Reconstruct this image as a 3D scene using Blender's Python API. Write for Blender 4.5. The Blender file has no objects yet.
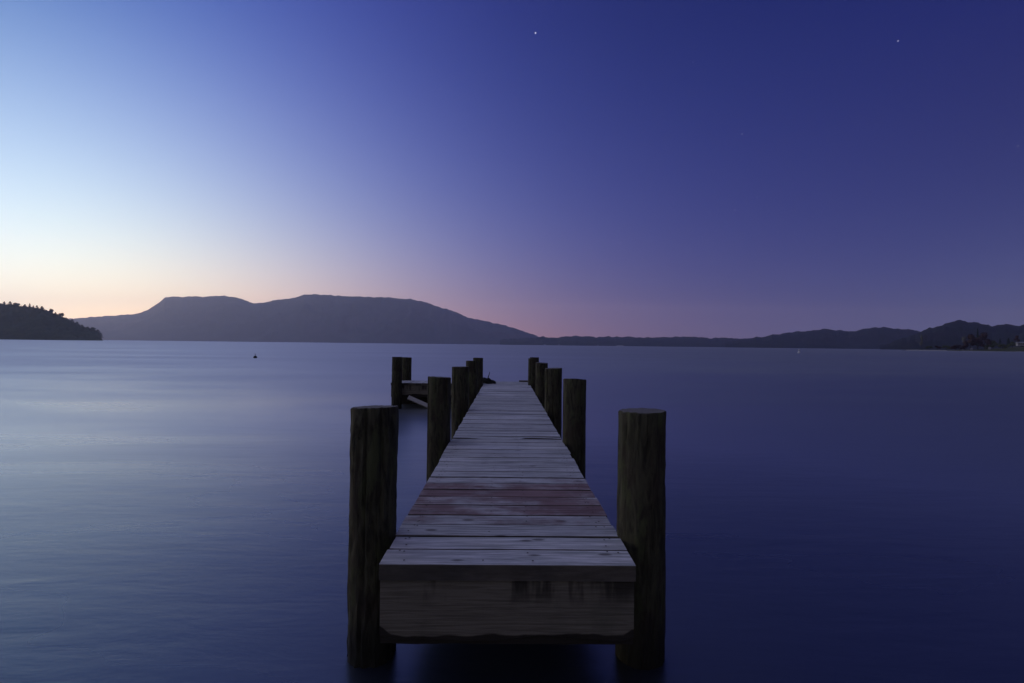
import bpy, bmesh, math, random
from mathutils import Vector, Matrix, noise

random.seed(7)
sc = bpy.context.scene
COL = sc.collection
R = math.radians
PI = math.pi

# ------------------------------------------------------------------ camera
F = 16.0 / 36.0 * 1024
CAM = Vector((-0.0215, 0.0, 1.95))
ROT = Matrix.Rotation(R(-0.69), 3, 'Z') @ Matrix.Rotation(R(90.40), 3, 'X') @ Matrix.Rotation(R(0.66), 3, 'Z')
cd = bpy.data.cameras.new('camera')
cam = bpy.data.objects.new('camera', cd)
COL.objects.link(cam)
cam.matrix_world = Matrix.Translation(CAM) @ ROT.to_4x4()
cd.lens = 16.0
cd.sensor_width = 36.0
cd.clip_start = 0.05
cd.clip_end = 60000
sc.camera = cam


def ray(x, y):
    return ROT @ Vector(((x - 512) / F, (341.5 - y) / F, -1.0))


def at(x, y, d):
    """world point seen at photo pixel (x, y), d metres deep"""
    return CAM + ray(x, y) * d


def on_level(x, y, z=0.0):
    r = ray(x, y)
    return CAM + r * ((z - CAM.z) / r.z)


# ------------------------------------------------------------------ node helpers
class NT:
    def __init__(self, tree):
        self.t = tree

    def new(self, kind, **kw):
        n = self.t.nodes.new(kind)
        for k, v in kw.items():
            setattr(n, k, v)
        return n

    def put(self, sock, v):
        if isinstance(v, bpy.types.NodeSocket):
            self.t.links.new(v, sock)
        elif v is not None:
            sock.default_value = v

    def math(self, op, a, b=None, c=None, clamp=False):
        n = self.new('ShaderNodeMath', operation=op, use_clamp=clamp)
        for i, v in enumerate((a, b, c)):
            if v is not None:
                self.put(n.inputs[i], v)
        return n.outputs[0]

    def vmath(self, op, a, b=None, scale=None):
        n = self.new('ShaderNodeVectorMath', operation=op)
        self.put(n.inputs[0], a)
        if b is not None:
            self.put(n.inputs[1], b)
        if scale is not None:
            self.put(n.inputs['Scale'], scale)
        return n.outputs['Value'] if op in ('DOT_PRODUCT', 'LENGTH', 'DISTANCE') else n.outputs[0]

    def mix(self, fac, a, b, blend='MIX'):
        n = self.new('ShaderNodeMix', data_type='RGBA', blend_type=blend)
        self.put(n.inputs[0], fac)
        for s, v in ((n.inputs[6], a), (n.inputs[7], b)):
            if not isinstance(v, bpy.types.NodeSocket) and len(v) == 3:
                v = (*v, 1)
            self.put(s, v)
        return n.outputs[2]

    def range(self, v, a, b, c=0.0, d=1.0, smooth=True):
        n = self.new('ShaderNodeMapRange', interpolation_type='SMOOTHSTEP' if smooth else 'LINEAR')
        self.put(n.inputs[0], v)
        for i, q in enumerate((a, b, c, d)):
            self.put(n.inputs[i + 1], q)
        return n.outputs[0]

    def mapping(self, vec, scale=(1, 1, 1), loc=(0, 0, 0), rot=(0, 0, 0)):
        n = self.new('ShaderNodeMapping')
        self.put(n.inputs[0], vec)
        n.inputs[1].default_value = loc
        n.inputs[2].default_value = rot
        n.inputs[3].default_value = scale
        return n.outputs[0]

    def noise(self, vec, scale=1.0, detail=4.0, rough=0.5, dist=0.0):
        n = self.new('ShaderNodeTexNoise')
        if vec is not None:
            self.put(n.inputs['Vector'], vec)
        n.inputs['Scale'].default_value = scale
        n.inputs['Detail'].default_value = detail
        n.inputs['Roughness'].default_value = rough
        n.inputs['Distortion'].default_value = dist
        return n.outputs[0]

    def bump(self, h, strength, distance, normal=None):
        n = self.new('ShaderNodeBump')
        n.inputs['Strength'].default_value = strength
        n.inputs['Distance'].default_value = distance
        self.put(n.inputs['Height'], h)
        if normal is not None:
            self.put(n.inputs['Normal'], normal)
        return n.outputs[0]


def material(name):
    m = bpy.data.materials.new(name)
    m.use_nodes = True
    t = NT(m.node_tree)
    b = m.node_tree.nodes['Principled BSDF']
    b.inputs['Specular IOR Level'].default_value = 0.3
    return m, t, b


# ------------------------------------------------------------------ world: dusk sky
SUN_AZ = -62.0
POLY = [
(0,0,(0.5609,0.2573,0.2404)),
(0,1,(-5.0447,-2.0362,0.5390)),
(0,2,(3.6284,-1.2576,-5.8439)),
(0,3,(2.6985,3.5866,7.3724)),
(0,4,(-13.0947,-5.9524,-5.5315)),
(0,5,(5.3239,1.6735,1.1947)),
(1,0,(8.7223,8.0669,0.9592)),
(1,1,(-3.4247,0.7139,7.7329)),
(1,2,(-11.3629,-11.1994,-6.9368)),
(1,3,(29.1326,14.2092,6.9247)),
(1,4,(-1.2727,1.3273,1.2472)),
(2,0,(-30.2915,-35.7168,-15.2041)),
(2,1,(7.3647,3.2010,-7.4844)),
(2,2,(-9.1097,8.2643,3.5174)),
(2,3,(-24.6693,-18.4182,-10.8266)),
(3,0,(21.5268,34.8229,19.3173)),
(3,1,(8.7124,-1.6257,-0.2489)),
(3,2,(22.2034,11.7238,10.5290)),
(4,0,(-1.8642,-8.7291,-6.2326)),
(4,1,(-15.5443,-7.8741,-3.5367)),
]
SKY_GAIN = (1.0, 1.0, 1.0)
w = bpy.data.worlds.new('World')
sc.world = w
w.use_nodes = True
t = NT(w.node_tree)
bg = w.node_tree.nodes['Background']
bg.inputs['Strength'].default_value = 0.1
D = t.new('ShaderNodeTexCoord').outputs['Generated']
sep = t.new('ShaderNodeSeparateXYZ')
t.put(sep.inputs[0], D)
zz = sep.outputs[2]
elev = t.math('MULTIPLY', t.math('ARCSINE', zz), 180 / PI)
flat = t.vmath('NORMALIZE', t.vmath('MULTIPLY', D, (1, 1, 0)))
sund = (math.sin(R(SUN_AZ)), math.cos(R(SUN_AZ)), 0)
sang = t.math('MULTIPLY', t.math('ARCCOSINE', t.math('MULTIPLY', t.vmath('DOT_PRODUCT', flat, sund), 0.99999)), 180 / PI)
S = t.math('DIVIDE', t.math('MINIMUM', t.math('MAXIMUM', sang, 4.0), 110.0), 110.0)
V = t.math('DIVIDE', t.math('MINIMUM', t.math('MAXIMUM', elev, 0.0), 37.0), 37.0)
powS = [1.0, S, t.math('MULTIPLY', S, S)]
powS.append(t.math('MULTIPLY', powS[2], S))
powV = [1.0, V, t.math('MULTIPLY', V, V)]
powV.append(t.math('MULTIPLY', powV[2], V))
powV.append(t.math('MULTIPLY', powV[3], V))
powV.append(t.math('MULTIPLY', powV[4], V))
powS.append(t.math('MULTIPLY', powS[3], S))
acc = None
for i, j, c in POLY:
    if i == 0 and j == 0:
        acc = c
        continue
    s = powS[i] if j == 0 else powV[j] if i == 0 else t.math('MULTIPLY', powS[i], powV[j])
    acc = t.vmath('ADD', t.vmath('SCALE', c, scale=s), acc)
sx = t.new('ShaderNodeSeparateXYZ')
t.put(sx.inputs[0], acc)
cx = t.new('ShaderNodeCombineXYZ')
for k in range(3):
    t.put(cx.inputs[k], t.math('MULTIPLY', t.math('EXPONENT', sx.outputs[k]), SKY_GAIN[k]))
skyc = cx.outputs[0]
# night side behind the camera; unseen dome above brightened to light the jetty
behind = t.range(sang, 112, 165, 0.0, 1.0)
lee = t.range(t.vmath('DOT_PRODUCT', flat, (math.sin(R(-138)), math.cos(R(-138)), 0)), 0.1, 1.0, 0.0, 1.0)  # warm glow added behind left to light the pile faces, no source there
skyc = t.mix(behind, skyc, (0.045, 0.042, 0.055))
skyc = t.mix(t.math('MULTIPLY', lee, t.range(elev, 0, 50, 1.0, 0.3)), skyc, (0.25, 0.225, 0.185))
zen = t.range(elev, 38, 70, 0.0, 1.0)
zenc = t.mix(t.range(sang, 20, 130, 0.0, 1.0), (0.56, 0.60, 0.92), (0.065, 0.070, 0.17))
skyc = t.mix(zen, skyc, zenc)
# stars
def star(px, py, size, power, col):
    d = ray(px, py).normalized()
    dist = t.vmath('DISTANCE', D, tuple(d))
    return t.vmath('SCALE', col, scale=t.range(dist, size * 0.3e-3, size * 1e-3, power * 1.45, 0.0))
for a in ((535.5, 33, 1.8, 0.6, (1, .95, .95)), (898, 41, 1.5, 0.22, (.9, .9, 1)), (742, 134, 1.6, 0.16, (.9, .9, 1)),
          (735, 210, 1.6, 0.09, (1, .9, .9)), (620, 243, 1.6, 0.10, (1, .9, .9)), (1018, 146, 1.6, 0.06, (.9, .9, 1)),
          (757, 197, 1.6, 0.05, (.9, .9, 1)), (693, 62, 1.5, 0.05, (.9, .9, 1)), (441, 88, 1.5, 0.05, (.9, .9, 1))):
    skyc = t.vmath('ADD', skyc, star(*a))
skyc = t.vmath('SCALE', skyc, scale=10.0)
ns = t.new('ShaderNodeTexSky', sky_type='NISHITA')
ns.sun_disc = False
ns.sun_elevation = R(-3.6)
ns.sun_rotation = R(SUN_AZ)
ns.air_density = 1.0
ns.dust_density = 1.5
ns.ozone_density = 4.0
up = t.range(elev, 0.0, 6.0, 0.0, 1.0)
skyc = t.vmath('ADD', skyc, t.vmath('SCALE', ns.outputs[0], scale=t.math('MULTIPLY', up, 3.0)))
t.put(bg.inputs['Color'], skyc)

# one weak, wide sun standing in the twilight arch on the left
sl = bpy.data.lights.new('sun', 'SUN')
sl.energy = 1.0
sl.color = (1.0, 0.84, 0.56)
sl.angle = R(14)
so = bpy.data.objects.new('sun', sl)
COL.objects.link(so)
sdir = Vector((math.sin(R(SUN_AZ)) * math.cos(R(4)), math.cos(R(SUN_AZ)) * math.cos(R(4)), math.sin(R(4))))
so.rotation_euler = sdir.to_track_quat('Z', 'Y').to_euler()

sc.view_settings.view_transform = 'Standard'
sc.view_settings.look = 'None'
sc.view_settings.exposure = 0.0
sc.view_settings.gamma = 1.0
sc.cycles.use_denoising = True
sc.cycles.volume_bounces = 1
sc.cycles.max_bounces = 6
sc.cycles.sample_clamp_indirect = 4.0


# ------------------------------------------------------------------ object helpers
def link(name, bm, mats, parent=None, smooth=False):
    me = bpy.data.meshes.new(name)
    bm.to_mesh(me)
    bm.free()
    for m in (mats if isinstance(mats, (list, tuple)) else [mats]):
        me.materials.append(m)
    if smooth:
        me.polygons.foreach_set('use_smooth', [True] * len(me.polygons))
    o = bpy.data.objects.new(name, me)
    COL.objects.link(o)
    if parent:
        o.parent = parent
    return o


def tag(o, label=None, cat=None, group=None, kind=None):
    for k, v in (('label', label), ('category', cat), ('group', group), ('kind', kind)):
        if v:
            o[k] = v
    return o


def empty(name, loc, label, cat, group=None):
    o = bpy.data.objects.new(name, None)
    o.empty_display_size = 0.2
    COL.objects.link(o)
    o.location = loc
    return tag(o, label, cat, group)


def copy_tree(root, loc, rz, scale, label, group=None):
    c = root.copy()
    COL.objects.link(c)
    c.location = loc
    c.rotation_euler = (0, 0, rz)
    c.scale = scale
    c['label'] = label
    if group:
        c['group'] = group
    for ch in list(root.children):
        k = ch.copy()
        COL.objects.link(k)
        k.parent = c
    return c


def fbm(p, o=4):
    return noise.fractal(p, 1.0, 2.0, o, noise_basis='PERLIN_ORIGINAL')


def add_box(bm, x0, x1, y0, y1, z0, z1, bevel=0.0, mat=0):
    vs = [bm.verts.new((x, y, z)) for z in (z0, z1) for x, y in ((x0, y0), (x1, y0), (x1, y1), (x0, y1))]
    fs = [bm.faces.new([vs[i] for i in q]) for q in
          ((3, 2, 1, 0), (4, 5, 6, 7), (0, 1, 5, 4), (1, 2, 6, 5), (2, 3, 7, 6), (3, 0, 4, 7))]
    for f in fs:
        f.material_index = mat
    if bevel:
        es = list({e for f in fs for e in f.edges})
        bmesh.ops.bevel(bm, geom=es, offset=bevel, segments=2, affect='EDGES', profile=0.5)
    return vs


def add_tube(bm, pts, rad, seg=8, caps=True):
    rings = []
    for i, p in enumerate(pts):
        p = Vector(p)
        a = Vector(pts[max(0, i - 1)])
        b = Vector(pts[min(len(pts) - 1, i + 1)])
        tan = (b - a).normalized()
        u = tan.cross(Vector((0, 0, 1)) if abs(tan.z) < 0.9 else Vector((1, 0, 0))).normalized()
        v = tan.cross(u)
        r = rad[i] if isinstance(rad, (list, tuple)) else rad
        rings.append([bm.verts.new(p + (u * math.cos(2 * PI * k / seg) + v * math.sin(2 * PI * k / seg)) * r) for k in range(seg)])
    for a, b in zip(rings, rings[1:]):
        for k in range(seg):
            bm.faces.new((a[k], a[(k + 1) % seg], b[(k + 1) % seg], b[k]))
    if caps:
        bm.faces.new(rings[0][::-1])
        bm.faces.new(rings[-1])


# ------------------------------------------------------------------ materials
def wood_deck():
    m, t, b = material('weathered_planks')
    co = t.new('ShaderNodeTexCoord').outputs['Object']
    rnd = t.new('ShaderNodeAttribute', attribute_name='plank_rand').outputs['Fac']
    st = t.new('ShaderNodeAttribute', attribute_name='stain').outputs['Fac']
    off = t.new('ShaderNodeCombineXYZ')
    t.put(off.inputs[0], t.math('MULTIPLY', rnd, 37.0))
    t.put(off.inputs[2], t.math('MULTIPLY', rnd, 11.0))
    p = t.vmath('ADD', co, off.outputs[0])
    grain = t.noise(t.mapping(p, (1.6, 42, 12)), 1.0, 6, 0.62, 0.6)
    fine = t.noise(t.mapping(p, (7, 260, 60)), 1.0, 3, 0.6)
    blot = t.noise(t.mapping(p, (2.2, 5, 3)), 1.0, 5, 0.6)
    wear = t.noise(t.mapping(co, (1.1, 0.9, 1)), 1.0, 4, 0.55)
    c = t.mix(t.range(grain, 0.36, 0.62), (0.23, 0.238, 0.232), (0.50, 0.485, 0.48))
    c = t.mix(t.math('MULTIPLY', t.range(fine, 0.38, 0.52, 1, 0), 0.65), c, (0.17, 0.16, 0.155))
    c = t.mix(t.math('MULTIPLY', t.range(blot, 0.5, 0.75), 0.55), c, (0.29, 0.275, 0.265))
    c = t.mix(t.math('MULTIPLY', t.range(wear, 0.48, 0.7), 0.35), c, (0.56, 0.545, 0.54))
    tint = t.math('MULTIPLY_ADD', rnd, 0.36, 0.98)
    c = t.vmath('SCALE', c, scale=tint)
    # knots
    vor = t.new('ShaderNodeTexVoronoi', feature='F1')
    t.put(vor.inputs['Vector'], t.mapping(p, (2.3, 6.0, 0.001)))
    vor.inputs['Scale'].default_value = 1.0
    kn = t.range(vor.outputs['Distance'], 0.05, 0.13, 1.0, 0.0)
    c = t.mix(t.math('MULTIPLY', kn, 0.75), c, (0.045, 0.038, 0.035))
    # old red-brown stain left on a few boards
    edge = t.noise(t.mapping(co, (1.9, 3.2, 2), (4.0, 0.4, 0)), 1.0, 6, 0.65)
    sm = t.math('MULTIPLY', t.range(t.math('ADD', t.math('MULTIPLY', edge, 2.2), t.math('MULTIPLY', st, 0.75)), 1.25, 1.95), 0.9)
    red = t.mix(t.range(grain, 0.35, 0.65), (0.115, 0.055, 0.055), (0.225, 0.12, 0.115))
    c = t.mix(t.math('MULTIPLY', sm, t.range(st, 0.05, 0.3)), c, red)
    # the sides and ends of the boards are darker, mottled with stains
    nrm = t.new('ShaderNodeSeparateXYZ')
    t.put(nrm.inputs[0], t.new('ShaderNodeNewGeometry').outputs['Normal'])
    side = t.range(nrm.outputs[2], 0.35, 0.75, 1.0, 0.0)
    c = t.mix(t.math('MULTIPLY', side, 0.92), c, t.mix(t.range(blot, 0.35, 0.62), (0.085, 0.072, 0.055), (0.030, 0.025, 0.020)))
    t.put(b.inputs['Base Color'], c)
    b.inputs['Roughness'].default_value = 0.8
    h = t.math('ADD', t.math('MULTIPLY', grain, 0.7), t.math('MULTIPLY', fine, 0.3))
    t.put(b.inputs['Normal'], t.bump(h, 0.7, 0.006))
    return m


def wood_pile():
    m, t, b = material('treated_pile_wood')
    co = t.new('ShaderNodeTexCoord').outputs['Object']
    oi = t.new('ShaderNodeObjectInfo').outputs['Random']
    off = t.new('ShaderNodeCombineXYZ')
    t.put(off.inputs[0], t.math('MULTIPLY', oi, 50.0))
    t.put(off.inputs[2], t.math('MULTIPLY', oi, 23.0))
    p = t.vmath('ADD', co, off.outputs[0])
    grain = t.noise(t.mapping(p, (24, 24, 4.5)), 1.0, 7, 0.65, 0.8)
    big = t.noise(t.mapping(p, (6, 6, 3.0)), 1.0, 6, 0.65)
    moss = t.noise(t.mapping(p, (9, 9, 3.5)), 1.0, 5, 0.65)
    c = t.mix(t.range(grain, 0.33, 0.66), (0.022, 0.021, 0.015), (0.076, 0.074, 0.047))
    c = t.mix(t.math('MULTIPLY', t.range(big, 0.45, 0.65), 0.6), c, (0.045, 0.034, 0.028))
    c = t.mix(t.math('MULTIPLY', t.range(moss, 0.5, 0.68), 0.75), c, (0.075, 0.085, 0.040))
    sep = t.new('ShaderNodeSeparateXYZ')
    t.put(sep.inputs[0], t.new('ShaderNodeNewGeometry').outputs['Position'])
    wet = t.range(t.math('ADD', sep.outputs[2], t.math('MULTIPLY', big, 0.25)), 0.22, 0.62, 1.0, 0.0)
    c = t.mix(t.math('MULTIPLY', wet, 0.85), c, (0.012, 0.012, 0.010))
    nrm = t.new('ShaderNodeSeparateXYZ')
    t.put(nrm.inputs[0], t.new('ShaderNodeNewGeometry').outputs['Normal'])
    topm = t.range(nrm.outputs[2], 0.6, 0.9)
    ring = t.new('ShaderNodeTexWave', wave_type='RINGS', rings_direction='Z')
    t.put(ring.inputs['Vector'], co)
    ring.inputs['Scale'].default_value = 22
    ring.inputs['Distortion'].default_value = 2.0
    ring.inputs['Detail'].default_value = 3
    tc = t.mix(ring.outputs['Fac'], (0.10, 0.092, 0.082), (0.19, 0.175, 0.16))
    c = t.mix(topm, c, tc)
    t.put(b.inputs['Base Color'], c)
    b.inputs['Specular IOR Level'].default_value = 0.2
    t.put(b.inputs['Roughness'], t.math('MULTIPLY_ADD', wet, -0.35, 0.85))
    crack = t.noise(t.mapping(p, (60, 60, 1.2)), 1.0, 4, 0.6)
    h = t.math('ADD', t.math('MULTIPLY', grain, 0.6), t.math('MULTIPLY', t.range(crack, 0.3, 0.42), 0.5))
    t.put(b.inputs['Normal'], t.bump(h, 0.9, 0.012))
    return m


def wood_beam():
    m, t, b = material('damp_beam_wood')
    co = t.new('ShaderNodeTexCoord').outputs['Object']
    grain = t.noise(t.mapping(co, (2.6, 14, 80)), 1.0, 7, 0.66, 0.6)
    blot = t.noise(t.mapping(co, (3.0, 3, 2.0)), 1.0, 5, 0.6)
    edge = t.noise(t.mapping(co, (1.7, 3, 0.8)), 1.0, 4, 0.5)
    run = t.noise(t.mapping(co, (4.2, 3, 0.8), (2.5, 0, 0)), 1.0, 4, 0.65)
    c = t.mix(t.range(grain, 0.3, 0.68), (0.11, 0.100, 0.080), (0.215, 0.197, 0.160))
    c = t.mix(t.math('MULTIPLY', t.range(blot, 0.46, 0.68), 0.5), c, (0.10, 0.10, 0.078))
    sep = t.new('ShaderNodeSeparateXYZ')
    t.put(sep.inputs[0], co)
    z = sep.outputs[2]
    # black waterline rot with a ragged upper edge, and damp runs from the top edge
    corner = t.range(t.math('ABSOLUTE', sep.outputs[0]), 0.63, 0.70, 0.0, 0.04)
    rot = t.range(t.math('SUBTRACT', t.math('SUBTRACT', z, t.math('MULTIPLY', edge, 0.16)), corner), 0.276, 0.287, 1.0, 0.0)
    c = t.mix(t.math('MULTIPLY', rot, 0.92), c, (0.014, 0.011, 0.009))
    runm = t.math('MULTIPLY', t.range(run, 0.49, 0.60), t.range(t.math('ADD', z, t.math('MULTIPLY', edge, 0.2)), 0.58, 0.72))
    c = t.mix(t.math('MULTIPLY', runm, 0.85), c, (0.018, 0.016, 0.014))
    t.put(b.inputs['Base Color'], c)
    b.inputs['Roughness'].default_value = 0.8
    t.put(b.inputs['Normal'], t.bump(t.math('ADD', grain, t.math('MULTIPLY', rot, -0.5)), 0.7, 0.008))
    return m


def simple(name, c1, c2, scale=6.0, rough=0.8, bump=0.0, stretch=(1, 1, 1)):
    m, t, b = material(name)
    co = t.new('ShaderNodeTexCoord').outputs['Object']
    n = t.noise(t.mapping(co, stretch), scale, 5, 0.6)
    t.put(b.inputs['Base Color'], t.mix(t.range(n, 0.35, 0.65), c1, c2))
    b.inputs['Roughness'].default_value = rough
    if bump:
        t.put(b.inputs['Normal'], t.bump(n, 0.8, bump))
    return m


M_DECK = wood_deck()
M_PILE = wood_pile()
M_BEAM = wood_beam()
M_NAIL = simple('rusty_nail_heads', (0.02, 0.014, 0.012), (0.05, 0.03, 0.022), 80, 0.6)
M_ROPE = simple('dark_wet_rope', (0.012, 0.013, 0.010), (0.035, 0.038, 0.026), 60, 0.8, 0.004)
M_PALE = simple('pale_brace_wood', (0.38, 0.37, 0.36), (0.52, 0.51, 0.49), 9, 0.8, 0.004, (2, 2, 20))


def water_mat():
    m, t, b = material('lake_water')
    co = t.new('ShaderNodeNewGeometry').outputs['Position']
    # long-exposure water: the chop is averaged to a satin sheen with faint drawn-out ripples and calmer lanes
    lanes = t.noise(t.mapping(co, (0.018, 0.075, 1)), 1.0, 4, 0.55, 0.3)
    lanes2 = t.noise(t.mapping(co, (0.12, 0.5, 1)), 1.0, 4, 0.55, 0.4)
    rip = t.noise(t.mapping(co, (1.1, 4.2, 1), rot=(0, 0, R(4))), 1.0, 5, 0.6, 0.3)
    rip2 = t.noise(t.mapping(co, (0.35, 1.5, 1), rot=(0, 0, R(-5))), 1.0, 4, 0.55, 0.3)
    # sheltered and calmer close to the shore the jetty starts from, choppier out on the lake
    sp = t.new('ShaderNodeSeparateXYZ')
    t.put(sp.inputs[0], co)
    open_water = t.math('ADD', t.range(sp.outputs[1], 9.0, 45.0, 0.0, 0.16), t.range(sp.outputs[1], 45.0, 400.0, 0.0, 0.04))
    rgh = t.math('ADD', t.math('ADD', t.range(lanes, 0.3, 0.7, 0.25, 0.37), t.range(lanes2, 0.3, 0.7, -0.03, 0.03)), open_water)
    n1 = t.bump(rip2, 0.13, 0.06)
    n2 = t.bump(rip, 0.32, 0.024, n1)
    dif = t.new('ShaderNodeBsdfDiffuse')
    t.put(dif.inputs['Color'], t.mix(lanes, (0.010, 0.015, 0.028), (0.014, 0.020, 0.036)))
    glo = t.new('ShaderNodeBsdfGlossy')
    glo.inputs['Color'].default_value = (0.93, 0.96, 1.0, 1)
    t.put(glo.inputs['Roughness'], rgh)
    t.put(glo.inputs['Normal'], n2)
    fr = t.new('ShaderNodeFresnel')
    fr.inputs['IOR'].default_value = 2.0
    t.put(fr.inputs['Normal'], n1)
    # reflection cap painted lower from left to right, dimming the right-hand water
    shine_cut = t.range(t.math('DIVIDE', sp.outputs[0], t.math('ADD', sp.outputs[1], 25.0)), -0.75, 0.55)
    shine_cut = t.math('ADD', shine_cut, t.range(lanes, 0.3, 0.7, -0.08, 0.08), clamp=True)
    mx = t.new('ShaderNodeMixShader')
    t.put(mx.inputs[0], t.math('MINIMUM', t.math('MULTIPLY', fr.outputs[0], 1.15), t.math('SUBTRACT', 0.64, t.math('MULTIPLY', shine_cut, 0.26))))
    t.put(mx.inputs[1], dif.outputs[0])
    t.put(mx.inputs[2], glo.outputs[0])
    out = [n for n in m.node_tree.nodes if n.type == 'OUTPUT_MATERIAL'][0]
    t.put(out.inputs['Surface'], mx.outputs[0])
    m.node_tree.nodes.remove(b)
    return m


M_WATER = water_mat()


def hill_mat(name, c1, c2, c3, scale):
    m, t, b = material(name)
    co = t.new('ShaderNodeTexCoord').outputs['Object']
    n = t.noise(co, scale, 8, 0.65)
    n2 = t.noise(co, scale * 0.22, 5, 0.6)
    c = t.mix(t.range(n, 0.35, 0.65), c1, c2)
    c = t.mix(t.range(n2, 0.5, 0.7), c, c3)
    t.put(b.inputs['Base Color'], c)
    b.inputs['Roughness'].default_value = 0.95
    b.inputs['Specular IOR Level'].default_value = 0.05
    return m


M_MOUNT = hill_mat('mountain_scrub', (0.030, 0.032, 0.026), (0.055, 0.050, 0.040), (0.080, 0.056, 0.052), 0.004)
M_HILL = hill_mat('bush_covered_hill', (0.012, 0.018, 0.012), (0.026, 0.032, 0.020), (0.024, 0.022, 0.018), 0.012)
M_HEAD = hill_mat('headland_bush', (0.022, 0.038, 0.02), (0.045, 0.06, 0.03), (0.03, 0.05, 0.025), 0.05)
M_POINT = hill_mat('grassy_point', (0.075, 0.085, 0.04), (0.12, 0.125, 0.062), (0.10, 0.085, 0.06), 0.08)
M_SAND = hill_mat('shore_sand', (0.36, 0.34, 0.30), (0.46, 0.44, 0.39), (0.40, 0.38, 0.33), 0.3)

# ------------------------------------------------------------------ setting: water
bm = bmesh.new()
ys = [-1400, -200, -20, 0, 5, 10, 20, 40, 80, 160, 320, 640, 1300, 2600, 5200, 10500]
xs = [-12500, -6000, -3000, -1500, -700, -300, -100, -30, -8, 0, 8, 30, 100, 300, 700, 1500, 3000, 6000, 12500]
grid = [[bm.verts.new((x, y, 0)) for x in xs] for y in ys]
for j in range(len(ys) - 1):
    for i in range(len(xs) - 1):
        bm.faces.new((grid[j][i], grid[j][i + 1], grid[j + 1][i + 1], grid[j + 1][i]))
tag(link('lake_water', bm, M_WATER), 'smooth blue lake surface blurred by a long exposure', None, kind='structure')


# ------------------------------------------------------------------ setting: hills
def interp(pts, x):
    if x <= pts[0][0]:
        return pts[0][1]
    for (a, ya), (b, yb) in zip(pts, pts[1:]):
        if x <= b:
            return ya + (yb - ya) * (x - a) / (b - a)
    return pts[-1][1]


def hill(name, pts, depth, near, far, mat, label, step=2.0, jit=0.0, jf=.01, amp=0.22, ns=0.004, rows=22, power=1.0):
    """a hill whose ridge stands at the given depth; its foot lies at near*depth, its back at far*depth"""
    bm = bmesh.new()
    x = pts[0][0]
    cols = []
    while x <= pts[-1][0] + 1e-6:
        y = interp(pts, x)
        p = at(x, y, depth)
        if jit:
            p.z += jit * fbm(Vector((p.x, p.y, 0)) * jf, 4)
        d = (p - CAM)
        col = []
        zr = max(p.z, 1.0)
        for k in range(rows + 1):
            u = k / rows
            f = near + (1 - near) * u
            q = Vector((CAM.x + d.x * f, CAM.y + d.y * f, 0))
            shape = u ** power
            nz = fbm(Vector((q.x, q.y, 5)) * ns, 5)
            q.z = -0.8 + (zr + 0.8) * shape
            q.z += zr * amp * nz * 4 * u * (1 - u)
            lim = CAM.z + (zr - CAM.z) * f - 0.02 * zr * (1 - u)
            if u < 1:
                q.z = min(q.z, lim)
            if k > 0:
                q.z = max(q.z, 0.6 * min(1, 3 * u))
            else:
                q.z = -0.8
            col.append(q)
        for k in (1, 2, 3, 4):
            u = k / 4
            f = 1 + (far - 1) * u
            q = Vector((CAM.x + d.x * f, CAM.y + d.y * f, 0))
            q.z = -0.8 + (zr + 0.8) * (1 - u) ** 1.3
            col.append(q)
        cols.append([bm.verts.new(q) for q in col])
        x += step
    for a, b in zip(cols, cols[1:]):
        for k in range(len(a) - 1):
            bm.faces.new((a[k], b[k], b[k + 1], a[k + 1]))
    o = link(name, bm, mat, smooth=True)
    return tag(o, label, None, kind='structure')


MOUNTAIN = [(-200, 330), (-80, 326), (0, 322), (40, 320), (75, 318.3), (100, 316.4), (137, 314), (147.7, 309.5), (158, 303), (165, 297.4), (172, 296.6),
            (182, 297), (195, 296.2), (203, 296.8), (212, 295.9), (224, 296.1), (237, 297.2), (245, 300), (253, 303.2), (262, 302.6), (272, 300.6), (291, 298.4), (304, 294.8),
            (314, 293.8), (322, 295.2), (330, 295.1), (345, 296.2), (359, 296.4), (375, 297.4), (388, 297), (400, 298.6), (410.5, 299), (426.6, 302.2), (436, 306.4), (452, 310.3),
            (468.5, 317.7), (488, 321.6), (507, 325.8), (526.5, 332.2), (539.4, 336.7), (556, 343)]
hill('mountain', MOUNTAIN, 8000, 0.80, 1.25, M_MOUNT, 'long flat-topped blue mountain beyond the lake', step=1, jit=13, jf=.011, ns=0.0016, rows=26)
LOW = [(500, 340), (520, 338.2), (540, 337.2), (553, 337.5), (565.7, 336.2), (581, 336), (596, 337.2), (609, 336.5), (626.6, 336.7), (642, 337.5), (662, 337.2),
       (685, 336.7), (703, 337.5), (723, 338), (743.4, 338.5), (760, 337.6), (790, 338), (830, 339), (880, 342), (940, 346)]
hill('far_shore_hills', LOW, 5200, 0.80, 1.2, M_HILL, 'low dark hills along the far shore', step=1, jit=16, jf=.011, ns=0.004, rows=14)
RIGHT = [(725, 343), (743, 339.6), (758.7, 337.2), (773, 334.6), (791, 333), (806, 331.2), (822, 329.2), (832, 329.2), (840, 331), (853, 331.2), (868, 327.9), (881, 327.1),
         (897, 328.7), (909.5, 329.2), (920, 331.2), (935, 331), (960, 330), (1010, 328), (1060, 327), (1150, 326), (1300, 330)]
hill('bush_hills', RIGHT, 4200, 0.78, 1.2, M_HILL, 'dark rolling hills on the right of the lake', step=1, jit=13, jf=.014, ns=0.005, rows=18)
RIGHT2 = [(880, 346), (905, 338), (920, 332.4), (930, 328.2), (940.5, 325.3), (953, 322.2), (960, 321.4), (966, 321.5), (974, 322), (982, 324.5), (992, 325.6), (1005, 324),
          (1018, 325.1), (1040, 324.6), (1090, 322), (1160, 320), (1300, 326)]
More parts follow.
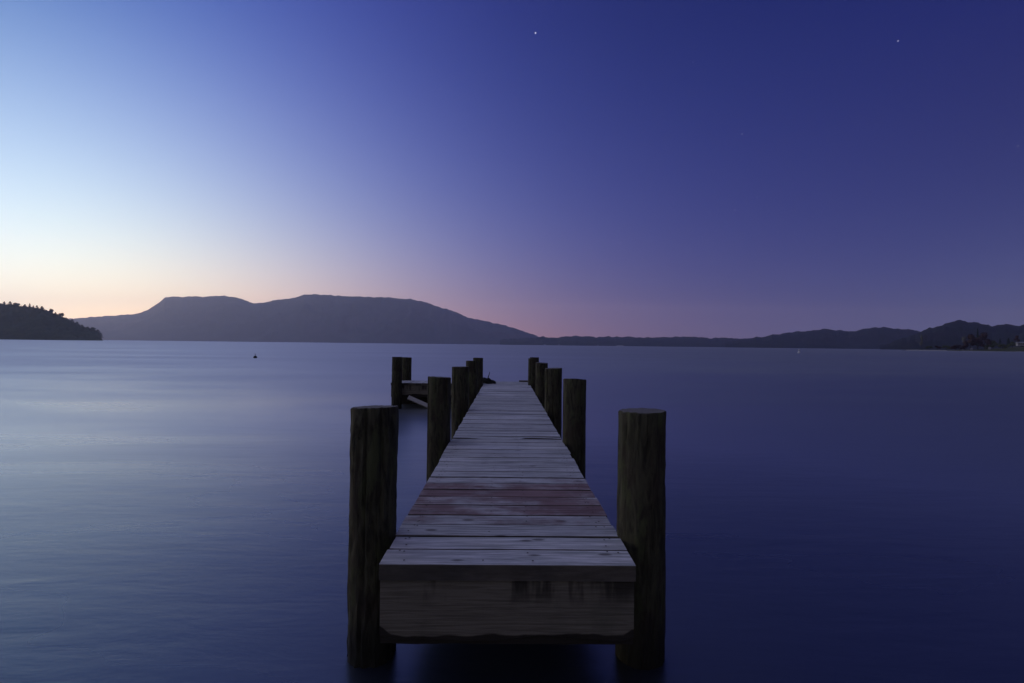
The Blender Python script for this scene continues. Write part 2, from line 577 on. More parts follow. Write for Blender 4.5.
hill('wooded_hill', RIGHT2, 2600, 0.66, 1.2, M_HILL, 'nearer dark wooded hill behind the right point', step=1, jit=10, jf=.02, ns=0.007, rows=20)

HEAD_TOP = [(-330, 262), (-240, 271), (-150, 282), (-80, 292), (-30, 300.5), (0, 304.2), (16, 305.4), (30, 307.2), (42, 309.2), (51.5, 312.3), (61, 315.8), (70, 320.5), (81.6, 326.4), (92, 329), (98, 331.5), (101, 336), (103, 342)]
hill('headland', HEAD_TOP, 1500, 0.86, 1.25, M_HEAD, 'dark forested headland on the left shore', step=1.0, jit=2.5, jf=.05, amp=0.15, ns=0.02, rows=16, power=0.8)

# the point on the right: lawn and bank rising from a pale strip of beach
def point_land():
    bm = bmesh.new()
    prof = [(900, 0.0), (912, 0.5), (925, 0.8), (945, 1.0), (960, 1.6), (985, 2.8), (1000, 4.2), (1015, 6.5), (1040, 9.5), (1090, 11), (1180, 12)]
    cols = []
    x = 900
    while x <= 1180:
        yh = 344.66 + 0.0115 * (x - 512)
        hgt = interp(prof, x)
        col = []
        for d, kk in ((668, -0.6), (676, 0.25), (684, 0.7), (700, 1.0), (720, 1.15), (760, 1.25), (840, 1.1), (900, -1.0)):
            p = at(x, yh, d)
            p.z = -0.5 if kk < 0 else 0.12 + hgt * kk + 0.25 * fbm(p * 0.05, 3) * min(1, hgt)
            if x <= 902:
                p.z = -0.5
            col.append(bm.verts.new(p))
        cols.append(col)
        x += 3
    for a, b in zip(cols, cols[1:]):
        for k in range(len(a) - 1):
            bm.faces.new((a[k], b[k], b[k + 1], a[k + 1]))
    tag(link('lakeside_ground', bm, M_POINT, smooth=True), 'low grassy point running into the lake on the right', None, kind='structure')
    bm = bmesh.new()
    cols = []
    for x in range(906, 1180, 3):
        yh = 344.66 + 0.0115 * (x - 512)
        col = []
        wob = fbm(Vector((x * 0.08, 0, 0)), 3)
        wdt = 1 if x < 948 else 0.35 + 0.5 * wob
        for d, z in ((664, -0.3), (668, 0.12), (671, 0.7 * wdt + .1), (675, 1.25 * wdt + .1), (680, 0.3)):
            p = at(x, yh, d)
            p.z = z
            col.append(bm.verts.new(p))
        cols.append(col)
    for a, b in zip(cols, cols[1:]):
        for k in range(len(a) - 1):
            bm.faces.new((a[k], b[k], b[k + 1], a[k + 1]))
    tag(link('beach', bm, M_SAND, smooth=True), 'thin pale beach at the foot of the right point', None, kind='structure')


point_land()


# a pale strand on the far shore
bm = bmesh.new()
cols = []
for x in [616 + i * 0.5 for i in range(17)]:
    yh = 344.66 + 0.0115 * (x - 512)
    e = min(1, (x - 615.8) / 2, (624.2 - x) / 2)
    col = []
    for d, z in ((4105, -0.3), (4112, 2.0 * e), (4150, 6.5 * e), (4200, 4.0)):
        p = at(x, yh, d)
        p.z = z
        col.append(bm.verts.new(p))
    cols.append(col)
for a, b in zip(cols, cols[1:]):
    for k in range(len(a) - 1):
        bm.faces.new((a[k], b[k], b[k + 1], a[k + 1]))
tag(link('far_beach', bm, M_SAND), 'short pale strand on the far shore', None, kind='structure')


# ------------------------------------------------------------------ trees
def leaf_mat(name, c1, c2):
    m, t, b = material(name)
    co = t.new('ShaderNodeTexCoord').outputs['Object']
    n = t.noise(co, 0.9, 4, 0.6)
    t.put(b.inputs['Base Color'], t.mix(t.range(n, 0.35, 0.65), c1, c2))
    b.inputs['Roughness'].default_value = 0.9
    b.inputs['Specular IOR Level'].default_value = 0.1
    return m


M_PINE = leaf_mat('pine_needles', (0.020, 0.034, 0.018), (0.045, 0.060, 0.030))
M_GREEN = leaf_mat('green_leaves', (0.065, 0.082, 0.034), (0.130, 0.145, 0.062))
M_RED = leaf_mat('russet_leaves', (0.055, 0.032, 0.026), (0.085, 0.055, 0.042))
M_PALEL = leaf_mat('pale_foliage', (0.11, 0.12, 0.10), (0.20, 0.20, 0.17))
M_BARK = simple('tree_bark', (0.035, 0.028, 0.022), (0.08, 0.065, 0.05), 3, 0.9)


def leaf_tri(bm, c, n, s, rng):
    u = n.orthogonal().normalized()
    v = n.cross(u)
    a = rng.random() * 2 * PI
    for k in range(1):
        vs = []
        for i in range(4):
            th = a + i * PI / 2 + rng.uniform(-.4, .4)
            vs.append(bm.verts.new(c + (u * math.cos(th) + v * math.sin(th)) * s * rng.uniform(.6, 1.2)))
        bm.faces.new(vs)


def conifer_crown(bm, h, r, rng, n=420, base=Vector((0, 0, 0)), z0=0.12):
    for _ in range(n):
        u = rng.random() ** 0.8
        z = h * (z0 + (1 - z0) * (1 - u) if False else z0 + (1 - z0) * u)
        tier = 0.72 + 0.28 * math.sin(u * 34 + base.x)
        rr = r * (1 - u) ** 0.85 * tier * math.sqrt(rng.random()) + 0.05 * r
        a = rng.random() * 2 * PI
        c = base + Vector((math.cos(a) * rr, math.sin(a) * rr, z - rr * 0.25))
        nrm = Vector((math.cos(a) * .5, math.sin(a) * .5, 1 + rng.uniform(-.5, .5))).normalized()
        leaf_tri(bm, c, nrm, h * 0.06 * (1.15 - 0.7 * u), rng)


def broad_crown(bm, h, r, rng, n=760, base=Vector((0, 0, 0)), z0=0.18):
    lobes = []
    for _ in range(9):
        a = rng.random() * 2 * PI
        q = rng.random() ** .5 * r * .65
        zu = rng.uniform(z0 + .12, .86)
        q *= 1.15 - zu ** 2
        lobes.append((Vector((math.cos(a) * q, math.sin(a) * q, h * zu)), r * rng.uniform(.28, .5)))
    for _ in range(n):
        c, lr = rng.choice(lobes)
        d = Vector((rng.gauss(0, 1), rng.gauss(0, 1), rng.gauss(0, .8))).normalized()
        p = base + c + d * lr * rng.random() ** .4
        p.z = max(p.z, base.z + h * 0.04)
        leaf_tri(bm, p, (d + Vector((0, 0, .6))).normalized(), r * 0.13, rng)


def trunk(bm, h, r, rng, limbs=5):
    pts = [Vector((0, 0, -1.0)), Vector((0, 0, h * .25)), Vector((rng.uniform(-.02, .02) * h, rng.uniform(-.02, .02) * h, h * .6)), Vector((0, 0, h * .93))]
    add_tube(bm, pts, [r, r * .8, r * .5, r * .12], 7)
    for k in range(limbs):
        z = h * rng.uniform(.25, .75)
        a = rng.random() * 2 * PI
        L = h * .25 * (1.05 - z / h)
        add_tube(bm, [Vector((0, 0, z)), Vector((math.cos(a) * L * .5, math.sin(a) * L * .5, z + L * .3)), Vector((math.cos(a) * L, math.sin(a) * L, z + L * .75))],
                 [r * .35, r * .22, r * .06], 5)


def make_tree(name, label, cat, kind, h, r, leaf, seed, group=None):
    rng = random.Random(seed)
    root = empty(name, (0, 0, 0), label, cat, group)
    bm = bmesh.new()
    trunk(bm, h, h * .02, rng)
    link('trunk', bm, M_BARK, root, smooth=True)
    bm = bmesh.new()
    (conifer_crown if kind == 'c' else broad_crown)(bm, h, r, rng)
    link('crown', bm, leaf, root)
    return root


G_HEAD = 'conifers on the skyline of the left headland'
HEAD_TREES = [  # x, y of the tip, width px, kind
    (0.5, 303.2, 5, 'b'), (4.2, 301.4, 4, 'c'), (10, 301.2, 5.2, 'c'), (16.5, 302.8, 7, 'b'), (24.8, 304.2, 5.1, 'c'), (29.6, 303.2, 3.0, 'c'), (33.2, 305.4, 3, 'c'), (36.8, 305.2, 4.1, 'c'), (41.8, 306, 5.8, 'c'), (46.5, 309.8, 3.6, 'c'), (51.4, 308.7, 4.4, 'b'), (55.4, 312, 3.4, 'c'), (61, 312.8, 6, 'b'), (66, 317.4, 4.6, 'c'), (72, 319.2, 5.1, 'c'), (77, 321.6, 5.3, 'c'), (82, 324.6, 5.1, 'c'), (87.5, 326.6, 5.8, 'c'), (93, 327.2, 6, 'b'), (97.6, 329.4, 5.8, 'c'), (100.3, 332.6, 4.6, 'c')]
proto_c = None
proto_b = None
HL = ['at the left edge of the photo', 'second from the left edge', 'third from the left edge, tall and narrow', 'broad rounded crown fourth from the left edge',
      'just left of a slim spire', 'thinnest spire, left of centre of the ridge', 'low spire between taller neighbours', 'right of the low spire',
      'tall crown where the ridge starts to fall', 'small spire in the dip', 'tall lone crown above the falling ridge', 'short spire beside the widest crown',
      'wide round crown standing proud of the slope', 'first tree below the wide round crown', 'half way down the slope', 'small crown above the lower slope',
      'crown on the lower slope', 'crown above the shore end of the slope', 'broad crown near the tip', 'crown at the very tip of the headland', 'lowest tree overhanging the water at the tip']
for i, (x, y, wpx, kind) in enumerate(HEAD_TREES):
    d = 1494
    top = at(x, y, d)
    gy = interp(HEAD_TOP, x) + 2.5
    foot = at(x, gy, d)
    h = max(7.0, (top.z - foot.z) + 2.0)
    wdt = wpx * d / F * (1.6 if kind == 'c' else 1.15)
    nm = 'pine_tree' if kind == 'c' else 'broadleaf_tree'
    lab = ('dark pointed conifer on the headland skyline, ' if kind == 'c' else 'dark bushy tree on the headland skyline, ') + HL[i]
    loc = (foot.x, foot.y, top.z - h)
    if kind == 'c':
        if proto_c is None:
            proto_c = make_tree(nm, lab, 'tree', 'c', 12, 3.2, M_PINE, 3, G_HEAD)
            proto_c.location = loc
            proto_c.scale = (wdt / 6.4, wdt / 6.4, h / 12)
        else:
            copy_tree(proto_c, loc, i * 1.3, (wdt / 6.4, wdt / 6.4, h / 12), lab, G_HEAD)
    else:
        if proto_b is None:
            proto_b = make_tree(nm, lab, 'tree', 'b', 12, 5.0, M_PINE, 4, G_HEAD)
            proto_b.location = loc
            proto_b.scale = (wdt / 11, wdt / 11, h / 11.2)
        else:
            copy_tree(proto_b, loc, i * 1.7, (wdt / 11, wdt / 11, h / 11.2), lab, G_HEAD)

# the closed bush that covers the headland below the skyline
bm = bmesh.new()
rng = random.Random(11)
for _ in range(1100):
    x = rng.uniform(-120, 100)
    u = rng.random() ** 0.6
    f = 0.86 + 0.138 * u
    yt = interp(HEAD_TOP, x)
    p = at(x, yt, 1500)
    dd = p - CAM
    q = Vector((CAM.x + dd.x * f, CAM.y + dd.y * f, 0))
    q.z = max(0.2, -0.8 + (max(p.z, 1) + .8) * max(0.0, (f - 0.86) / 0.14) ** 0.8 - 2.5)
    h = rng.uniform(7, 13) * (0.7 if x > 85 else 1)
    lim = CAM.z + (p.z + rng.uniform(0.5, 6.0) * (0.5 if x > 85 else 1) - CAM.z) * f
    h = max(3.0, min(h, lim - q.z))
    if rng.random() < .35:
        conifer_crown(bm, h, h * .28, rng, 36, q)
    else:
        broad_crown(bm, h, h * .5, rng, 40, q, 0.05)
tag(link('headland_forest', bm, M_PINE), 'closed dark forest covering the slope of the left headland', None, kind='stuff')

# trees and bushes on the right point
G_PT = 'trees and bushes on the right point'
PT = [  # x, y top, y foot, width px, kind, leaf, name, label
    (977.6, 328.2, 347, 5.0, 'c', M_PINE, 'conifer_tree', 'tall dark conifer rising above the russet trees on the point'),
    (970.5, 335.0, 348, 10, 'b', M_RED, 'russet_tree', 'wide russet tree left of the tall conifer on the point'),
    (984.5, 333.2, 347.5, 10, 'b', M_RED, 'russet_tree', 'russet tree right of the tall conifer on the point'),
    (978.0, 338.5, 348.5, 11, 'b', M_RED, 'russet_tree', 'low russet tree in front of the tall conifer'),
    (964.6, 336.6, 347, 6, 'b', M_PALEL, 'pale_tree', 'pale grey-green tree at the left end of the russet trees'),
    (956.0, 344.6, 350, 11, 'b', M_RED, 'russet_bush', 'low russet bush at the waterside left of the point trees'),
    (965.0, 344.2, 350, 9, 'b', M_RED, 'russet_bush', 'russet bush at the waterside below the pale tree'),
    (946.0, 345.6, 349.4, 8, 'b', M_GREEN, 'green_bush', 'low dark green bush behind the pale beach'),
    (937.0, 345.4, 349.2, 7, 'b', M_RED, 'russet_bush', 'small russet bush above the pale beach'),
    (929.0, 346.0, 349.0, 7, 'b', M_GREEN, 'green_bush', 'outermost low green bush near the tip of the beach'),
    (921.6, 334.6, 348.6, 2.6, 'b', M_PALEL, 'pale_tree', 'slender pale poplar standing alone near the tip of the point'),
    (993.0, 340.5, 348.6, 9, 'b', M_GREEN, 'green_tree', 'green tree just right of the russet trees'),
    (1000.0, 338.6, 347.0, 4.4, 'c', M_PINE, 'conifer_tree', 'short dark conifer right of the green tree on the point'),
    (1008.4, 338.0, 346.0, 5.4, 'c', M_PINE, 'conifer_tree', 'short dark conifer nearest the white house'),
    (1002.5, 344.0, 349.0, 9, 'b', M_GREEN, 'green_bush', 'green bush on the lawn below the short conifers'),
    (1012.5, 341.5, 348.0, 7, 'b', M_GREEN, 'green_tree', 'green tree touching the left side of the white house'),
    (1017.0, 336.0, 343.0, 5, 'b', M_RED, 'russet_tree', 'russet tree behind the white house'),
    (1022.0, 345.8, 350.0, 5, 'b', M_PINE, 'green_bush', 'dark bush at the waterside below the white house'),
    (986.5, 345.2, 350.2, 7, 'b', M_GREEN, 'green_bush', 'green bush at the waterside below the russet trees'),
]
protos = {}
for i, (x, yt, yf, wpx, kind, leaf, nm, lab) in enumerate(PT):
    d = 690 + (10 if yf < 348 else 0) + i * 0.7
    top = at(x, yt, d)
    foot = at(x, yf, d)
    h = top.z - foot.z
    wdt = wpx * d / F
    key = (kind, leaf.name, nm)
    if key not in protos:
        r = make_tree(nm, lab, 'bush' if 'bush' in nm else 'tree', kind, 10, 3.0 if kind == 'c' else 4.5, leaf, 20 + i, G_PT)
        protos[key] = r
        r.location = foot
        r.scale = (wdt / (6 if kind == 'c' else 8), wdt / (6 if kind == 'c' else 8), h / (10 if kind == 'c' else 9.4))
        r.rotation_euler = (0, 0, i)
    else:
        r0 = protos[key]
        copy_tree(r0, foot, i * 1.9, (wdt / (6 if kind == 'c' else 8), wdt / (6 if kind == 'c' else 8), h / (10 if kind == 'c' else 9.4)), lab, G_PT)


# ------------------------------------------------------------------ houses on the far shores
M_WALLP = simple('pale_house_paint', (0.28, 0.28, 0.30), (0.34, 0.34, 0.35), 1.5, 0.7)
M_ROOF = simple('grey_metal_roof', (0.30, 0.30, 0.33), (0.38, 0.38, 0.40), 1.0, 0.5)
M_GLASS = simple('dark_window_glass', (0.02, 0.02, 0.025), (0.03, 0.03, 0.035), 1.0, 0.15)


def house(name, loc, L, Wd, H, rz, label, nwin=3):
    root = empty(name, loc, label, 'house')
    root.rotation_euler = (0, 0, rz)
    bm = bmesh.new()
    add_box(bm, -L / 2, L / 2, -Wd / 2, Wd / 2, -1.5, H)
    link('wall', bm, M_WALLP, root)
    bm = bmesh.new()
    o = 0.5
    rh = Wd * 0.32
    v = [bm.verts.new(q) for q in ((-L / 2 - o, -Wd / 2 - o, H + .003), (L / 2 + o, -Wd / 2 - o, H + .003), (L / 2 + o, Wd / 2 + o, H + .003), (-L / 2 - o, Wd / 2 + o, H + .003),
                                   (-L / 2 - o, 0, H + rh), (L / 2 + o, 0, H + rh))]
    for q in ((0, 1, 5, 4), (2, 3, 4, 5), (1, 2, 5), (3, 0, 4), (3, 2, 1, 0)):
        bm.faces.new([v[i] for i in q])
    link('roof', bm, M_ROOF, root)
    for k in range(nwin):
        bm = bmesh.new()
        x = -L / 2 + L * (k + .5) / nwin
        add_box(bm, x - L * .09, x + L * .09, -Wd / 2 - .06, -Wd / 2 - .003, H * .3, H * .78)
        link('window', bm, M_GLASS, root)
    return root


p = at(1020.0, 344.9, 712)
house('house', p, 7.0, 6.0, 2.8, R(-25), 'small white house with pale roof above the lawn of the right point')
p = at(971.5, 349.4, 686)
house('boat_shed', p, 2.0, 2.0, 1.5, R(-20), 'tiny pale boat shed at the water below the russet trees', 1)
p = at(989.5, 348.4, 684)
house('boat_shed', p, 2.0, 1.8, 0.9, R(-20), 'tiny pale boat shed on the bank right of the russet trees', 1)
for x, y, s, lab in ((544.7, 345.8, 16, 'bright pale house at the water below the mountain end'), (559.0, 345.9, 15, 'dim pale house on the far shore right of the bright one'),
                     (598.0, 346.0, 14, 'dim pale house on the far shore left of the pale strand')):
    p = at(x, y + .1, 4085)
    p.z = 0.6
    house('house', p, s, 9, 5.0, 0, lab, 2)

# ------------------------------------------------------------------ jetty
Z = 0.75          # deck top
W2 = 0.70
Y0, Y1 = 2.489, 14.85
jetty = empty('wooden_jetty', (0, 0, 0), 'long grey plank jetty with round timber piles leading out into the lake', 'jetty')


def plank(bm, lay, x0, x1, y0, y1, ztop, th, rnd, stain, rng, along='x', wob=None):
    """one board: rounded arrises, slightly cupped and uneven along its length"""
    n = 15
    la, lb = lay
    rows = []
    bev = 0.006
    for i in range(n + 1):
        u = i / n
        x = x0 + (x1 - x0) * u
        dz = 0.0022 * noise.noise(Vector((x * 2.0, rnd * 91, 0)))
        ya = y0 + 0.0035 * noise.noise(Vector((x * 3.1, rnd * 57, 3)))
        yb = y1 + 0.0035 * noise.noise(Vector((x * 3.1, rnd * 57, 9)))
        if wob:
            a, b, c = wob(u)
            ya += a
            yb += b
            dz += c
        prof = [(ya, -th), (ya, -bev), (ya + bev * .3, -bev * .3), (ya + bev, 0), ((ya + yb) / 2, 0.0012), (yb - bev, 0), (yb - bev * .3, -bev * .3), (yb, -bev), (yb, -th)]
        if along == 'x':
            rows.append([bm.verts.new((x, yy, ztop + zz + dz)) for yy, zz in prof])
        else:
            rows.append([bm.verts.new((-yy, x, ztop + zz + dz)) for yy, zz in prof])
    fs = []
    for a, b in zip(rows, rows[1:]):
        for k in range(len(a)):
            k2 = (k + 1) % len(a)
            fs.append(bm.faces.new((a[k], b[k], b[k2], a[k2])))
    fs.append(bm.faces.new(rows[0]))
    fs.append(bm.faces.new(rows[-1][::-1]))
    for f in fs:
        f[la] = rnd
        f[lb] = stain
    return fs


def nail(bm, x, y, z, r=0.006):
    vs = [bm.verts.new((x + r * math.cos(k * PI / 4), y + r * math.sin(k * PI / 4), z)) for k in range(8)]
    f = bm.faces.new(vs)
    f.material_index = 1


rng = random.Random(5)
bm = bmesh.new()
la = bm.faces.layers.float.new('plank_rand')
lb = bm.faces.layers.float.new('stain')
y = Y0
i = 0
STAIN = {3: 0.5, 4: 0.95, 5: 0.8, 6: 0.95, 7: 0.75, 8: 0.45, 9: 0.2}
WIDTHS = [0.196, 0.180, 0.183, 0.172, 0.205, 0.19, 0.172]
while y < Y1 - 0.05:
    wd = WIDTHS[i] if i < len(WIDTHS) else rng.uniform(0.168, 0.205)
    gap = rng.uniform(0.010, 0.016)
    wob = None
    zt = Z + rng.uniform(-0.003, 0.003)
    if y < 5.86 < y + wd:      # a shrunken board with open gaps at both ends
        wob = lambda u: (0.004 + 0.09 * min(1, max(0, u - .60) / .08) + 0.06 * min(1, max(0, .24 - u) / .1), 0.0, -0.004 - 0.02 * max(0, u - .6))
    elif 8.9 < y < 9.1 or 11.3 < y < 11.5:
        wob = lambda u: (0.0, -0.018 * abs(u - .3), -0.005)
    e0, e1 = rng.uniform(-.008, .008), rng.uniform(-.008, .008)
    if i == 0:
        e0 = e1 = 0.0
        zt = Z
    plank(bm, (la, lb), -W2 + e0, W2 + e1, y, min(y + wd - gap, Y1), zt, 0.0875 if i == 0 else 0.075, rng.random() * 0.8 + (0.1 if i else 0.2), STAIN.get(i, 0.0), rng, wob=wob)
    for xx in (-0.635, -0.60, -0.13, 0.13, 0.60, 0.635):
        if abs(xx) < .2 and rng.random() < .35:
            continue
        for fy in (.25, .75):
            if rng.random() < .85 and i < 40:
                nail(bm, xx * .98 + rng.uniform(-.018, .018), y + wd * (fy + rng.uniform(-.06, .06)), zt + 0.0042)
    y += wd
    i += 1
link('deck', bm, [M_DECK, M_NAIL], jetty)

# header board under the first plank
def header(name, x0, x1, y0, y1, z0, z1, mat, ragged=True):
    bm = bmesh.new()
    n = 60
    rows = []
    for i in range(n + 1):
        x = x0 + (x1 - x0) * i / n
        zb = z0
        fr = y0
        if ragged:
            zb = z0 + 0.004 * noise.noise(Vector((x * 5, 3, 0))) + 0.002 * noise.noise(Vector((x * 21, 5, 0)))
            fr = y0 + 0.0025 * noise.noise(Vector((x * 3, 8, 0)))
        zm = z0 + 0.035 + 0.03 * noise.noise(Vector((x * 2.2, 1, 4))) + 0.004 * noise.noise(Vector((x * 9, 2, 4)))
        if ragged:
            edge = min(i, n - i) / n
            zm += 0.035 * max(0, 1 - edge / .07) ** 1.5 * (0.7 + noise.noise(Vector((x * 6, 4, 1))))
        prof = [(fr + .016, zb), (fr + .012, zm - .006), (fr, zm + .004), (fr, z1 - .006), (fr + .005, z1), (y1, z1), (y1, zb)]
        rows.append([bm.verts.new((x, yy, zz)) for yy, zz in prof])
    for a, b in zip(rows, rows[1:]):
        for k in range(len(a)):
            k2 = (k + 1) % len(a)
            bm.faces.new((a[k], b[k], b[k2], a[k2]))
    bm.faces.new(rows[0][::-1])
    bm.faces.new(rows[-1])
    bmesh.ops.recalc_face_normals(bm, faces=bm.faces)
    return link(name, bm, mat, jetty)


header('end_beam', -W2 + .004, W2 - .004, Y0 + .014, Y0 + 0.10, Z - .0875 - 0.362, Z - .0875 - .010, M_BEAM)
for xx in (-0.62, 0.0, 0.62):
    bm = bmesh.new()
    add_box(bm, xx - .05, xx + .05, Y0 + .103, Y1 - .1, Z - .30, Z - .079, 0.006)
    link('stringer', bm, M_BEAM, jetty)

PY = [2.89, 5.65, 8.36, 11.0, 13.58]
for yy in PY:
    bm = bmesh.new()
    add_box(bm, -.69, .69, yy - .05, yy + .05, Z - .50, Z - .303, 0.006)
    link('cross_beam', bm, M_BEAM, jetty)


def pile(x, y, top, r, seed, lean=(0, 0), name='pile', lab=None, chip=0.0, tilt=None):
    rng = random.Random(seed)
    bm = bmesh.new()
    seg, rows = 56, 58
    zb = -1.2
    H = top - zb
    off = Vector((seed * 3.7, seed * 1.9, 0))
    rings = []
    slope = tilt or (rng.uniform(-.012, .012), rng.uniform(-.02, .006))
    for j in range(rows + 1):
        u = j / rows
        z = H * u
        ring = []
        for k in range(seg):
            a = 2 * PI * k / seg
            c, s = math.cos(a), math.sin(a)
            rr = r * (1.02 - 0.03 * u)
            rr += r * .035 * noise.noise(Vector((c * 1.1, s * 1.1, z * .7)) + off)
            rr += r * .03 * noise.noise(Vector((c * 5, s * 5, z * 1.1)) + off)
            rr += r * (.022 + chip * .05) * noise.noise(Vector((c * 9, s * 9, z * 9)) + off)
            cr = noise.noise(Vector((c * 7.5, s * 7.5, z * .35)) + off * 2)
            if cr > .34:
                rr -= r * .13 * min(1, (cr - .34) * 6)
            if chip and noise.noise(Vector((c * 3, s * 3, z * 4.5)) + off) > .28:
                rr -= r * .07 * chip
            zz = z
            if j == rows:
                rr *= 0.965
            if j >= rows - 1:
                zz += (c * slope[0] + s * slope[1]) * 1.0 + .004 * noise.noise(Vector((c * 4, s * 4, 0)) + off)
                if j == rows - 1:
                    zz = zz - .0 + (H * (rows - .18) / rows - z)
            ring.append(bm.verts.new((c * rr + lean[0] * z, s * rr + lean[1] * z, zz)))
        rings.append(ring)
    for a, b in zip(rings, rings[1:]):
        for k in range(seg):
            bm.faces.new((a[k], a[(k + 1) % seg], b[(k + 1) % seg], b[k]))
    prev = rings[-1]
    for fr in (.75, .45, .18):
        cxy = Vector((lean[0] * H, lean[1] * H, 0))
        nr = []
        for k in range(seg):
            v = prev[k].co
            base = rings[-1][k].co
            q = cxy + (Vector((base.x, base.y, 0)) - cxy) * fr
            q.z = H + (base.z - H) * fr + .004 * noise.noise(Vector((q.x * 18, q.y * 18, seed)))
            nr.append(bm.verts.new(q))
        for k in range(seg):
            bm.faces.new((prev[k], prev[(k + 1) % seg], nr[(k + 1) % seg], nr[k]))
        prev = nr
    bm.faces.new(prev)
    bm.faces.new(rings[0][::-1])
    o = link(name, bm, M_PILE, jetty, smooth=True)
    o.data.set_sharp_from_angle(angle=R(50)) if hasattr(o.data, 'set_sharp_from_angle') else None
    o.location = (x, y, zb)
    if lab:
        o['label'] = lab
    return o


TOP = 1.54
XL, XR = -.842, .841
pile(XL - .007, PY[0], 1.548, .145, 1, (0.001, 0), chip=1.0, tilt=(.004, -.0095), lab='rough ragged-edged pile at the near left corner')
pile(XR, PY[0], 1.541, .149, 2, (0.002, 0), chip=.3, tilt=(.003, -.004))
pile(-.838, PY[1], TOP, .145, 3, (-.003, 0))
pile(.827, PY[1], TOP - .012, .143, 4, (.002, 0))
pile(-.862, PY[2], TOP - .004, .155, 5)
pile(.848, PY[2], TOP - .014, .158, 6)
pile(-.845, PY[3], TOP + .002, .15, 7)
pile(.838, PY[3], TOP - .02, .148, 8)
pile(-.862, PY[4], TOP + .004, .15, 9)
pile(.778, PY[4], TOP + .01, .145, 10)
pile(.91, 15.02, TOP + .0, .15, 11)
# the arm that runs left at the end
AX0, AY0, AY1 = -3.52, 13.86, 14.84
pile(-3.295, 13.69, TOP + .005, .148, 12)
pile(-3.29, 15.02, TOP - .045, .155, 13, (.0, 0))
bm = bmesh.new()
la = bm.faces.layers.float.new('plank_rand')
lb = bm.faces.layers.float.new('stain')
x = AX0
while x < -.72:
    wd = rng.uniform(.17, .2)
    xe = min(x + wd - .009, -.715)
    if xe - x > .03:
        plank(bm, (la, lb), AY0, AY1, -xe, -x, Z + rng.uniform(-.003, .003), .075, rng.random() * .8 + .15, 0.0, rng, along='y')
    x += wd
link('side_deck', bm, M_DECK, jetty)
for ya, yb, zb in ((AY0 + .01, AY0 + .11, .325), (AY1 - .11, AY1 - .01, -.25)):  # back board added and run below water to darken the gap under the arm
    bm = bmesh.new()
    add_box(bm, AX0 + .01, -.74, ya, yb, zb, Z - .079, .006)
    link('side_beam', bm, M_BEAM, jetty)
bm = bmesh.new()
bd = Vector((-2.02, 0, -.07)) - Vector((-2.96, 0, .335))
wv = Vector((0, .7, .7))
wv = (wv - bd.normalized() * wv.dot(bd.normalized())).normalized() * .065
nv = bd.cross(wv).normalized() * .02
vs = [bm.verts.new(Vector((-2.49, 13.74, .1325)) + bd * (.5 * a) + wv * b + nv * c) for a in (-1, 1) for b, c in ((-1, -1), (1, -1), (1, 1), (-1, 1))]
for qd in ((0, 1, 2, 3), (7, 6, 5, 4), (0, 4, 5, 1), (1, 5, 6, 2), (2, 6, 7, 3), (3, 7, 4, 0)):
    bm.faces.new([vs[k] for k in qd])
bmesh.ops.recalc_face_normals(bm, faces=bm.faces)
link('brace', bm, M_PALE, jetty)
bm = bmesh.new()
add_box(bm, .40, .69, 14.66, 14.80, Z + .005, Z + .05, .008)
link('end_block', bm, M_BEAM, jetty)
bm = bmesh.new()
add_box(bm, -.69, .69, Y1 - .098, Y1 - .004, Z - .42, Z - .079, .006)
link('end_beam', bm, M_BEAM, jetty)

# ------------------------------------------------------------------ rope on the jetty end
rp = empty('mooring_rope', (-.565, 13.98, Z), 'dark heap of mooring rope on the jetty end beside the last left pile', 'rope')
rng = random.Random(3)
bm = bmesh.new()
pts = []
for k in range(150):
    a = k * .36
    lay = k / 150
    r = .13 - .05 * lay + .02 * math.sin(k * .9)
    pts.append(Vector((-.02 + math.cos(a) * r * 1.25 - .06 * lay, math.sin(a) * r, .025 + .13 * lay + .015 * math.sin(a * 2.3))))
add_tube(bm, pts, .019, 7)
link('coil', bm, M_ROPE, rp, smooth=True)
bm = bmesh.new()
add_tube(bm, [Vector((-.02, 0, .12)), Vector((.0, 0, .22)), Vector((.035, .01, .31)), Vector((.03, .01, .36))], [.02, .014, .011, .008], 6)
link('loose_end', bm, M_ROPE, rp, smooth=True)
bm = bmesh.new()
add_tube(bm, [Vector((.08, .02, .02)), Vector((.14, .0, .075)), Vector((.2, -.02, .04)), Vector((.23, -.03, .02))], [.03, .045, .04, .02], 8)
link('float', bm, M_ROPE, rp, smooth=True)

# ------------------------------------------------------------------ buoys
M_BUOY = simple('dark_buoy_rubber', (0.008, 0.009, 0.014), (0.018, 0.02, 0.028), 8, 0.5)
M_WBUOY = simple('white_buoy_plastic', (0.62, 0.62, 0.64), (0.75, 0.75, 0.76), 8, 0.5)


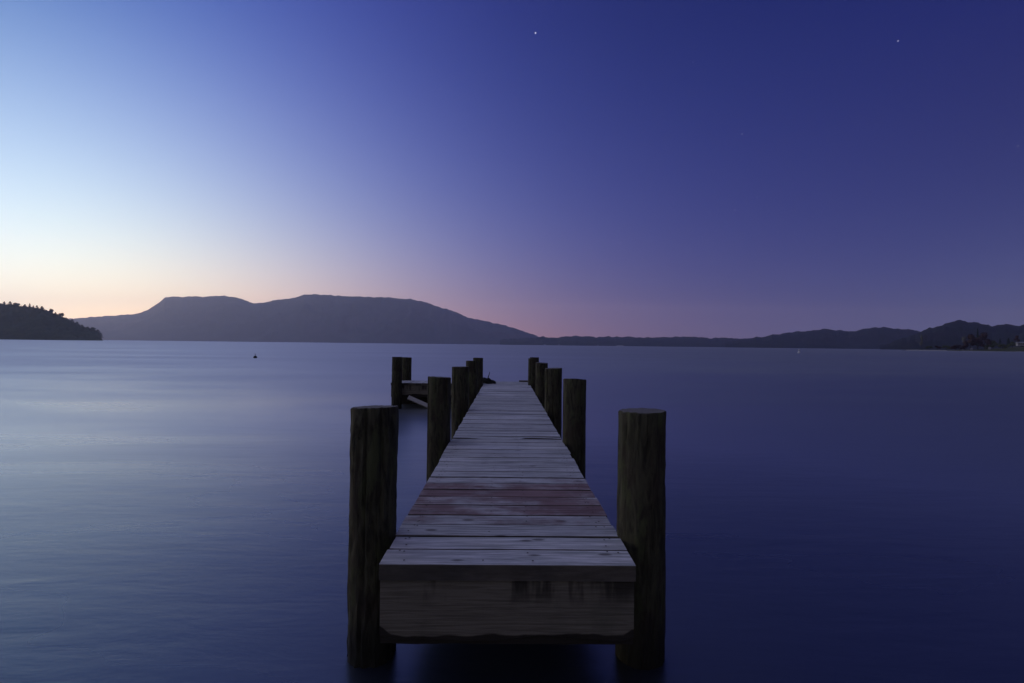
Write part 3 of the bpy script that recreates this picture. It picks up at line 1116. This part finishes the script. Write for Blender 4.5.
def lathe(bm, prof, seg=20):
    rings = []
    for r, z in prof:
        rings.append([bm.verts.new((r * math.cos(2 * PI * k / seg), r * math.sin(2 * PI * k / seg), z)) for k in range(seg)])
    for a, b in zip(rings, rings[1:]):
        for k in range(seg):
            bm.faces.new((a[k], a[(k + 1) % seg], b[(k + 1) % seg], b[k]))
    bm.faces.new(rings[0][::-1])
    bm.faces.new(rings[-1])


q = on_level(255.2, 358.0)
bu = empty('mooring_buoy', (q.x, q.y, 0), 'small dark round mooring buoy floating alone left of the jetty', 'buoy')
bm = bmesh.new()
lathe(bm, [(.05, -.16), (.14, -.13), (.20, -.03), (.215, .06), (.19, .17), (.12, .25), (.05, .28)])
link('float', bm, M_BUOY, bu, smooth=True)
bm = bmesh.new()
add_tube(bm, [Vector((0, 0, .27)), Vector((0, 0, .42))], .03, 8)
ring = [Vector((math.cos(k * PI / 8) * .06, 0, .46 + math.sin(k * PI / 8) * .06)) for k in range(17)]
add_tube(bm, ring, .014, 6, caps=False)
link('lifting_ring', bm, M_BUOY, bu, smooth=True)

q = on_level(799, 353.0)
wb = empty('marker_buoy', (q.x, q.y, 0), 'tiny white marker buoy far out on the water right of the jetty', 'buoy')
bm = bmesh.new()
lathe(bm, [(.1, -.3), (.38, -.2), (.46, .05), (.44, .28), (.30, .5), (.16, .62)])
link('float', bm, M_WBUOY, wb, smooth=True)
bm = bmesh.new()
lathe(bm, [(.15, .61), (.14, 1.2), (.17, 1.22), (.17, 1.45), (.08, 1.52)])
link('topmark', bm, M_WBUOY, wb, smooth=True)

# ------------------------------------------------------------------ haze
HAZE = 7.5e-5
m = bpy.data.materials.new('haze_air')
m.use_nodes = True
t = NT(m.node_tree)
m.node_tree.nodes.remove(m.node_tree.nodes['Principled BSDF'])
pv = t.new('ShaderNodeVolumePrincipled')
pv.inputs['Color'].default_value = (0.74, 0.77, 1.0, 1)
pv.inputs['Density'].default_value = HAZE
pv.inputs['Anisotropy'].default_value = 0.55
out = [n for n in m.node_tree.nodes if n.type == 'OUTPUT_MATERIAL'][0]
t.t.links.new(pv.outputs[0], out.inputs['Volume'])
bm = bmesh.new()
add_box(bm, -13500, 13500, -1500, 11500, -2.5, 1000)
hz = link('haze', bm, m)
tag(hz, 'thin blue evening haze over the lake', None, kind='stuff')
